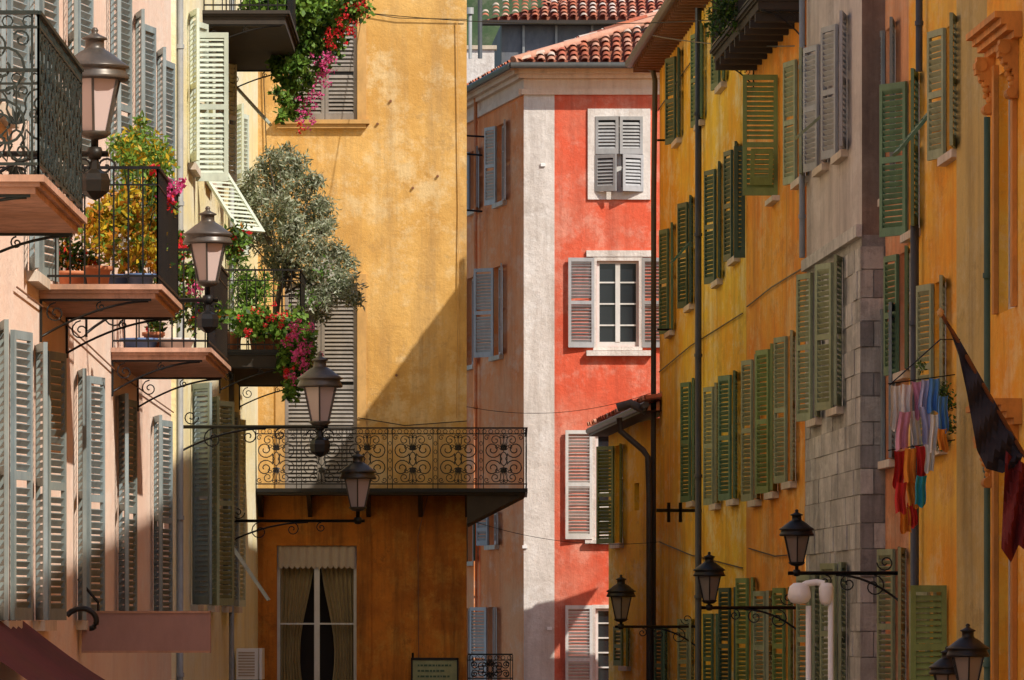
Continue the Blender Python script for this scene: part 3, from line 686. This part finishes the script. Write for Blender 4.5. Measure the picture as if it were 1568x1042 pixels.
# ---------------------------------------------------------------- street lamps
def street_lamp(px,ytop,ybot,Y,wallx,k='lampb',kg='lglass',armdrop=18,pend=True):
    P=W(px,ybot,Y); h=(ybot-ytop)/F*Y; mb=MB()
    C=(P.x,P.y,P.z)
    mb.lathe(C,[(.02*h,-.02*h),(.10*h,0),(.15*h,.04*h),(.145*h,.06*h)],k,8)
    rb,rt,zb,zt=.135*h,.245*h,.06*h,.52*h
    mb.lathe(C,[(rb-.004,zb),(rt-.004,zt)],kg,6,math.pi/6,False)
    for j in range(6):
        an=math.pi/6+j*math.pi/3; c,s=math.cos(an),math.sin(an)
        mb.tube([(C[0]+rb*c,C[1]+rb*s,C[2]+zb),(C[0]+rt*c,C[1]+rt*s,C[2]+zt)],.013*h/.8,k,4)
    mb.lathe(C,[(.0,zt+.001),(.30*h,zt),(.315*h,zt+.02*h),(.30*h,zt+.045*h),(.29*h,zt+.07*h),(.275*h,zt+.10*h),(.315*h,zt+.115*h),(.31*h,zt+.13*h),(.25*h,zt+.17*h),(.18*h,zt+.225*h),(.13*h,zt+.26*h),(.10*h,zt+.275*h),(.085*h,zt+.30*h),(.085*h,zt+.36*h),(.115*h,zt+.37*h),(.11*h,zt+.385*h),(.05*h,zt+.41*h),(.025*h,zt+.43*h),(.035*h,zt+.45*h),(.02*h,zt+.475*h),(0,zt+.48*h)],k,16)
    sg=1 if wallx>C[0] else -1
    za=C[2]-armdrop/F*Y
    mb.tube([(C[0],C[1],C[2]-.01*h),(C[0],C[1],za)],.035*h,'iron',8)
    mb.lathe((C[0],C[1],za),[(.0,.07*h),(.06*h,.06*h),(.08*h,.0),(.05*h,-.05*h),(0,-.06*h)],'iron',8)
    A=Vector((C[0],C[1],za)); Wl=Vector((wallx,C[1],za)); L=abs(wallx-C[0]); d=Vector((sg,0,0))
    mb.tube([A-d*.1,Wl],.022,'iron',6)
    mb.tube([Wl+UP*.3,Wl-UP*.35],.022,'iron',6)
    mb.tube([Wl-UP*.32]+[Wl-d*(t*L*.62)-UP*(.30*(1-t)**2+.02) for t in [i/8 for i in range(1,9)]],.014,'iron',5)
    for cc,r,st,dr in ((.25,.13,0,1),(.50,.10,math.pi,-1),(.72,.075,0,1)):
        mb.tube(spiral(Wl-d*(L*cc)-UP*(r+.02),d*dr,-UP,r,1.4,-math.pi/2),.011,'iron',4,cap=False)
    mb.tube(spiral(Wl-d*.16+UP*.12,d,UP,.10,1.4,math.pi),.011,'iron',4,cap=False)
    if pend:
        mb.lathe((A.x,A.y,za-.42*h),[(0,0),(.05*h,.02*h),(.13*h,.08*h),(.14*h,.18*h),(.12*h,.24*h),(.05*h,.28*h),(.03*h,.42*h)],'iron',6,0,False)
        for t in (0,1): mb.tube(spiral(A-UP*.12*h+d*((t*2-1)*.10*h),d*(t*2-1),UP,.09*h,1.3,0),.011,'iron',4,cap=False)
    mb.obj('street_lamp')
street_lamp(145,42,212,42,xl(42),armdrop=24)
street_lamp(318,316,438,54,xl(54),armdrop=22)
street_lamp(490,540,652,70,xl(70),armdrop=2)
street_lamp(548,690,782,82,xl(82)+.05,armdrop=16,pend=False)
street_lamp(951,880,952,91,xr(91),'iron','lglassd',8,False)
street_lamp(1086,845,924,73.5,xr(73.5),'iron','lglassd',7,False)
street_lamp(1220,780,866,64.5,xn(64.5),'iron','lglassd',12,False)
street_lamp(1482,955,1062,46,xn(46)-.1,'iron','lglassd',12,False)
street_lamp(1450,990,1080,52,xn(52)-.1,'iron','lglassd',12,False)
# ---------------------------------------------------------------- white street light
mb=MB(); Y=58
for px,py in ((1272,900),(1238,925)):
    P=W(px,py,Y); mb.tube([(P.x,Y,0),(P.x,Y,P.z-.02)],.028,'enam',10)
P=W(1265,903,Y); Q=W(1224,906,Y)
mb.tube([P+Vector((-.02,0,.06)),P+Vector((-.10,0,.075)),P+Vector((-.2,0,.06)),Q+Vector((.02,0,.05))],.035,'enam',8)
mb.lathe((Q.x,Q.y,Q.z-.08),[(0,.17),(.06,.165),(.10,.13),(.115,.07),(.12,.02),(.09,-.03),(.04,-.045),(0,-.05)],'enam',16)
mb.lathe((P.x,P.y,P.z-.10),[(0,.17),(.06,.165),(.075,.12),(.07,.0),(.05,-.05),(0,-.06)],'enam',16)
mb.obj('white_street_light')
# ---------------------------------------------------------------- plants
def pot(mb,P,r,h,k='terra'):
    mb.lathe(P,[(0,.0),(r*.7,0),(r*.92,h*.82),(r*1.08,h*.82),(r*1.08,h),(r*.9,h),(r*.85,h*.85),(0,h*.85)],k,14)
mb=MB(); Yt=82.5; zfl=ZZ(538,80)
base=Vector((XX(420,Yt),Yt,zfl)); pot(mb,(base.x,base.y,zfl),.24,.42)
cl=[(430,262,.26),(405,290,.28),(455,285,.28),(385,320,.28),(430,325,.32),(475,325,.28),(400,365,.30),(450,370,.34),(492,360,.20),(480,400,.30),(515,415,.28),(530,440,.26),(500,450,.26),(425,400,.26),(478,440,.26),(545,458,.14),(425,240,.14),(442,232,.10),(376,300,.16),(498,318,.18),(535,400,.14),(488,480,.16),(366,330,.14),(462,250,.16),(482,278,.16),(400,255,.14),(370,360,.16),(388,275,.14),(505,345,.13),(410,235,.08),(515,385,.14)]
C=[(W(a,b_,Yt+random.uniform(-.5,.5)),r*.85) for a,b_,r in cl]
# small twig-end clumps around each bough so that the crown outline is feathery
tw=[]
for c,r in C:
    tw.append((c,r))
    for _ in range(4):
        dd=Vector((random.gauss(0,1),random.gauss(0,1),random.gauss(0.2,1))).normalized()
        tw.append((c+dd*r*random.uniform(.8,1.15),r*.36)); mb.tube([c,c+dd*r*1.25],.006,'bark',4)
leafcloud(mb,tw,17500,.088,['ol1','ol2','ol3'],[5,7,2],.28,sg=.55)
tk=[base+UP*.35,W(424,470,Yt),W(430,430,Yt),W(436,395,Yt)]
mb.tube(tk,.05,'bark',7,.032)
for c,r in C: 
    m_=W(436+random.uniform(-6,6),random.uniform(390,450),Yt); mb.tube([m_,(m_+c)/2+Vector((random.uniform(-.05,.05),0,.05)),c],.02,'bark',5,.005)
mb.obj('olive_tree')
def plant(name,clumps,n,size,mats,wts,asp=.6,flowers=None,stems=None,potk=None,droop=0):
    mb=MB(); leafcloud(mb,clumps,n,size,mats,wts,asp,droop)
    if flowers:
        for c,r,nf,k in flowers: 
            for _ in range(nf):
                p=Vector(c)+Vector((random.gauss(0,.5),random.gauss(0,.5),random.gauss(0,.5)))*r
                leafcloud(mb,[(p,.045)],12,.035,[k],[1],.9)
    if stems:
        root,_=stems
        for c,r in clumps: mb.tube([root,(Vector(root)+Vector(c))/2+UP*.05,c],.008,'g3',4)
    if potk:
        for P,r,h,k in potk: pot(mb,P,r,h,k)
    return mb.obj(name)
Yh=79
cl=[(W(a,b_,Yh+random.uniform(-.5,.5)),r) for a,b_,r in ((400,5,.26),(430,10,.28),(465,5,.30),(500,15,.30),(535,5,.28),(445,35,.22),(480,45,.28),(505,70,.22),(470,75,.20),(440,70,.17),(455,100,.17),(445,125,.16),(470,120,.13),(430,110,.13),(436,150,.14),(455,150,.12),(448,172,.10),(425,95,.11),(515,35,.2),(430,178,.07),(466,172,.07),(424,75,.10),(420,50,.12),(395,35,.10),(426,140,.08),(492,105,.1))]
plant('hanging_geranium',cl,7200,.088,['g1','g2','g3'],[4,6,2],.7,[(W(530,35,Yh-.3),.2,18,'fr'),(W(550,8,Yh-.3),.2,18,'fr'),(W(492,110,Yh-.2),.18,20,'fp'),(W(480,150,Yh-.2),.16,14,'fp'),(W(470,182,Yh-.2),.16,12,'fp'),(W(508,60,Yh-.3),.15,10,'fr'),(W(460,195,Yh-.2),.08,4,'fr'),(W(500,90,Yh-.3),.12,10,'fp')],droop=.6)
Yp=79.2
plant('geranium',[(W(a,b_,Yp+random.uniform(0,.3)),r) for a,b_,r in ((375,495,.2),(400,490,.2),(360,490,.12),(420,500,.15),(392,505,.15),(440,500,.2),(455,490,.14),(450,520,.22),(465,540,.18),(460,565,.16),(450,590,.16),(445,605,.1),(470,520,.12),(435,560,.12),(445,545,.15))],3800,.078,['g1','g2','g3'],[4,6,1.5],.75,
  [(W(460,520,Yp-.25),.25,26,'fp'),(W(465,550,Yp-.25),.2,18,'fp'),(W(455,580,Yp-.25),.15,8,'fp'),(W(385,485,Yp-.2),.25,9,'fr'),(W(425,492,Yp-.2),.2,12,'fr'),(W(440,575,Yp-.2),.1,6,'fr')],potk=[((XX(398,80.3),80.3,zfl),.17,.30,'terra'),((XX(355,80.3),80.3,zfl),.15,.28,'terra'),((XX(428,80.3),80.5,zfl),.12,.26,'terra')])
plant('cactus_plant',[(W(a,b_,81.5),r) for a,b_,r in ((370,430,.2),(385,450,.22),(365,400,.14),(400,440,.2),(350,380,.16),(365,365,.14),(375,470,.2))],1700,.12,['g1','g2','g3'],[3,4,2],.2)
plant('white_blossom_plant',[(W(a,b_,81.5),r) for a,b_,r in ((495,420,.13),(500,405,.10),(470,460,.15),(455,480,.12))],700,.07,['ol2','g1','fw'],[3,3,3],.5)
Y2=50
plant('yellow_shrub',[(W(a,b_,Y2+random.uniform(-.6,.8)),r) for a,b_,r in ((160,330,.17),(190,320,.2),(220,345,.17),(145,350,.15),(185,355,.2),(225,380,.14),(165,375,.14),(205,295,.12),(200,400,.14),(130,345,.1),(240,350,.08))],2800,.085,['yl','yo','g2','g1'],[7,3,2,1],.4,[(W(180,375,Y2-.3),.12,5,'fw')],potk=[((XX(185,49.5),49.5,8.86),.17,.14,'bluepot'),((XX(150,49.2),49.2,8.86),.12,.2,'terra'),((XX(215,49.3),49.3,8.86),.13,.14,'bluepot')])
plant('climbing_plant',[(W(a,b_,Y2+random.uniform(-.3,1.2)),r) for a,b_,r in ((200,235,.16),(225,230,.17),(185,225,.12),(245,235,.12),(215,250,.16),(195,265,.12),(230,265,.12),(250,255,.1),(215,185,.06),(210,205,.08),(245,290,.12),(250,320,.12),(230,300,.1))],2600,.07,['g2','g1','yl'],[5,3,3],.4,[(W(262,295,Y2-.2),.1,12,'fp'),(W(255,310,Y2-.2),.08,6,'fr'),(W(235,262,Y2-.2),.06,4,'fr'),(W(275,285,Y2),.05,5,'fp')],stems=(W(215,425,Y2),1))
plant('potted_shrub',[(W(a,b_,Y2+.3),r) for a,b_,r in ((120,400,.12),(105,385,.1),(90,395,.08),(140,400,.1),(100,360,.07),(240,400,.1))],700,.08,['g3','fr','yo','g1'],[4,1,2,2],.4,potk=[((XX(110,49.6),49.6,8.86),.13,.18,'terra')])
plant('balcony_plants',[(W(a,b_,59+random.uniform(-.8,1)),r) for a,b_,r in ((260,400,.14),(275,380,.14),(290,420,.14),(250,440,.12),(280,455,.14),(310,470,.12),(330,480,.12),(300,490,.14),(265,480,.1),(355,380,.12),(365,360,.12),(240,500,.1),(270,365,.08))],2600,.075,['g1','g2','g3','yo','fr'],[4,3,4,1,.6],.5,[(W(278,380,58.5),.14,10,'fr'),(W(300,450,58.5),.14,5,'fp')],potk=[((XX(215,58.2),58.2,8.76),.2,.12,'bluepot'),((XX(270,58.2),58.2,8.76),.2,.12,'shwhite'),((XX(235,58.5),58.5,8.76),.11,.2,'terra')])
plant('window_box_plant',[(W(a,b_,59.2),r) for a,b_,r in ((1442,600,.10),(1448,650,.12),(1440,680,.08),(1410,560,.06),(1450,620,.1))],800,.05,['g3','g1','shgreen'],[4,3,1],.4)
plant('rooftop_plant',[(W(a,b_,76),r) for a,b_,r in ((1100,25,.2),(1115,12,.2),(1130,30,.15),(1095,45,.12))],700,.08,['g3','g1'],[3,2],.4)
# ---------------------------------------------------------------- shop sign, awning, AC
mb=MB(); P=W(125,1000,53); wd=197/F*53; hg=64/F*53
mb.box(P,Vector((wd,0,0)),Vector((0,.14,0)),UP*hg,'sign')
for O,a,c in ((P+Vector((0,-.012,0)),wd,.02),(P+Vector((0,-.012,hg-.02)),wd,.02)): mb.box(O,Vector((a,0,0)),Vector((0,.012,0)),UP*c,'slab')
mb.tube([(xl(53),53.07,P.z+hg-.03),(P.x+.05,53.07,P.z+hg-.03)],.03,'iron',6); mb.tube([P+Vector((.15,.07,hg)),P+Vector((.15,.07,hg+.08)),(xl(53),53.07,P.z+hg+.3)],.014,'iron',5)
mb.obj('projecting_shop_sign')
mb=MB(); f=Fac((xl(25),25),(xl(68.6),68.6),(1,0))
sa,sb=S_at(f,40),S_at(f,46.5); N=26
def aw(t,q): 
    return f.pt(sa+(sb-sa)*t,.02+1.15*q,6.0-.75*q-.05*math.sin(q*3.1)+.015*math.sin(t*N*3.14))
for i in range(N*2):
    for j in range(6): mb.face([aw(i/N/2,j/6),aw((i+1)/N/2,j/6),aw((i+1)/N/2,(j+1)/6),aw(i/N/2,(j+1)/6)],'awn',True)
    a=aw(i/N/2,1); b_=aw((i+1)/N/2,1); mb.face([a,b_,b_-UP*.2,a-UP*(.2)],'awn')
for t in (0,.5,1): mb.tube([aw(t,1),f.pt(sa+(sb-sa)*t,.02,5.2)],.02,'iron',5)
mb.tube([aw(0,1),aw(1,1)],.03,'iron',6)
mb.tube(spiral(f.pt(S_at(f,50),.30,5.95),f.n3,UP,.20,.55,math.pi*.85,14,-1),.025,'iron',6)
mb.obj('shop_awning')
mb=MB(); P=W(362,1041,84); mb.box(P,Vector((.38,0,0)),Vector((0,.8,0)),UP*.46,'enam')
for i in range(9): mb.box(P+Vector((.03,-.012,.05+i*.042)),Vector((.24,0,0)),Vector((0,.012,0)),UP*.022,'val')
mb.tube([P+Vector((.33,-.01,.0)),P+Vector((.33,-.01,.46))],.01,'val',5); mb.box(P+Vector((-.05,.1,-.04)),Vector((.4,0,0)),Vector((0,.05,0)),UP*.038,'iron')
mb.obj('air_conditioner')
# ---------------------------------------------------------------- laundry
cols={'w':(.90,.87,.84),'r':(.72,.04,.04),'b':(.12,.32,.72),'o':(.92,.33,.04),'p':(.80,.36,.50),'t':(.04,.45,.62),'l':(.60,.58,.78)}
for k,c in cols.items(): M['cl_'+k]=paint('cloth_'+k,c,.3,.9,sc=9)
mb=MB()
def cloth(px0,px1,y0,y1,Y,k,dy=.12):
    A=W(px0,y0,Y); Bp=W(px1,y0,Y+dy); L=(y1-y0)/F*Y; NX=12; NZ=10; ph=random.random()*6; tp=random.uniform(-.18,.15); sw=random.uniform(-.03,.03)
    def q(i,j):
        t=i/NX; z=j/NZ; p=A+(Bp-A)*((t-.5)*(1+tp*z)+.5)
        return Vector((p.x+sw*z+.008*math.sin(z*5+ph),p.y+.035*math.sin(t*12+ph)*(.3+z),p.z-L*z*(1+.06*math.sin(t*7+ph))-.012*math.sin(t*math.pi)))
    for i in range(NX):
        for j in range(NZ): mb.face([q(i,j),q(i+1,j),q(i+1,j+1),q(i,j+1)],k,True)
YL=58.2
for i,(a,b_,c,d,k) in enumerate(((1365,1380,590,656,'w'),(1380,1398,588,640,'w'),(1396,1412,584,640,'p'),(1410,1424,581,625,'l'),(1422,1438,579,630,'b'),
    (1376,1394,630,688,'p'),(1392,1408,628,684,'w'),(1408,1424,622,680,'l'),(1424,1438,634,690,'w'),(1438,1452,606,660,'b'),
    (1370,1386,690,745,'r'),(1384,1402,686,738,'o'),(1402,1418,682,735,'r'),(1416,1430,680,722,'w'),(1372,1388,738,785,'r'),(1388,1404,730,776,'o'),(1404,1420,728,774,'t'),(1376,1392,776,815,'o'),(1390,1404,770,806,'r'),(1436,1450,656,690,'o'))):
    cloth(a,b_,c,d,YL+random.uniform(-.25,.25),'cl_'+k)
for y0,y1 in ((588,574),(690,674)):
    mb.tube([W(1360,y0,YL),W(1462,y1,YL+.4)],.008,'iron',4)
mb.tube([W(1362,590,YL),W(1440,520,YL+.2),W(1470,520,YL+.3)],.008,'iron',4)
mb.obj('hanging_laundry')
# ---------------------------------------------------------------- flag
M['fl_n']=paint('flag_navy',(.02,.018,.03),.2,.8); M['fl_r']=paint('flag_maroon',(.16,.012,.015),.2,.8)
mb=MB(); Yf=50
mb.tube([W(1440,478,Yf),W(1640,820,Yf)],.018,'woodb',8); mb.lathe(tuple(W(1440,480,Yf)),[(0,-.04),(.03,-.02),(.03,.02),(0,.05)],'ochret',8)
def drape(prof,k,amp,fq):
    NQ=8
    for i in range(len(prof)-1):
        for sub in range(3):
            a=[prof[i][c]+(prof[i+1][c]-prof[i][c])*sub/3 for c in range(4)]; b_=[prof[i][c]+(prof[i+1][c]-prof[i][c])*(sub+1)/3 for c in range(4)]
            for q in range(NQ):
                def pp(r,t): return W(r[0]+(r[2]-r[0])*t,r[1]+(r[3]-r[1])*t,Yf+amp*math.sin(t*7+r[0]*fq))
                mb.face([pp(a,q/NQ),pp(b_,q/NQ),pp(b_,(q+1)/NQ),pp(a,(q+1)/NQ)],k,True)
drape([(1447,490,1452,500),(1460,505,1468,545),(1475,530,1480,600),(1492,560,1488,645),(1508,588,1496,690),(1525,618,1510,718),(1545,655,1535,725),(1568,695,1560,712)],'fl_n',.05,.25)
drape([(1540,690,1533,840),(1550,700,1548,862),(1560,704,1560,835),(1575,715,1578,850),(1600,760,1600,860)],'fl_r',.07,.3)
mb.obj('flag')
# ---------------------------------------------------------------- cables
def cable(A,Bp,sag,name='overhead_cable',r=.006):
    mb=MB(); mb.tube([A+(Bp-A)*(i/20)-UP*(sag*4*(i/20)*(1-i/20)) for i in range(21)],r,'iron',4); mb.obj(name)
cable(W(560,20,92.9),W(1108,30,86),.12,r=.009); cable(W(1000,55,88),W(1600,18,58),.25,r=.010)
cable(W(700,790,95),W(1010,830,95),.2); cable(W(700,620,97),W(1003,600,99),.25)
# ---------------------------------------------------------------- ground + street
g=MB(); M['grd']=stucco('ground_earth',(.22,.19,.15),(.18,.16,.13),(.1,.09,.07),(.28,.25,.2),.5,.5,.2)
g.face([(-600,-200,-.02),(600,-200,-.02),(600,800,-.02),(-600,800,-.02)],'grd'); g.obj('ground')
M['pave']=stucco('paving_stone',(.42,.36,.28),(.38,.32,.25),(.20,.17,.13),(.45,.40,.33),.5,.4,2)
g=MB(); g.face([(-4.5,-20,0),(6,-20,0),(4.4,60,0),(2.6,99,0),(2.2,140,0),(-1.5,140,0),(-.8,92.8,0),(-4.3,92.8,0)],'pave'); g.obj('street_paving')
# ---------------------------------------------------------------- light, sky, camera
wd=bpy.data.worlds.new('World'); scene.world=wd; wd.use_nodes=True; nt=wd.node_tree
sky=nt.nodes.new('ShaderNodeTexSky'); sky.sky_type='NISHITA'; sky.sun_disc=False
sd=Vector((1.08,-1.0,1.42)).normalized()
sky.sun_elevation=math.asin(sd.z); sky.sun_rotation=math.atan2(sd.x,sd.y)
bg=nt.nodes['Background']; nt.links.new(sky.outputs[0],bg.inputs[0]); bg.inputs[1].default_value=.15
L=bpy.data.lights.new('sun','SUN'); L.energy=5.0; L.angle=math.radians(.5); L.color=(1,.95,.85)
lo=bpy.data.objects.new('sun',L); scene.collection.objects.link(lo); lo.rotation_euler=(-sd).to_track_quat('-Z','Y').to_euler()
cam=bpy.data.cameras.new('camera'); co=bpy.data.objects.new('camera',cam); scene.collection.objects.link(co)
co.location=(0,0,H); co.rotation_euler=(math.radians(90),0,0); cam.lens=200; cam.sensor_width=36; cam.shift_y=(HY-521)/1568; cam.clip_start=.5; cam.clip_end=2000
scene.camera=co
scene.view_settings.view_transform='Standard'; scene.view_settings.look='None'; scene.view_settings.exposure=0
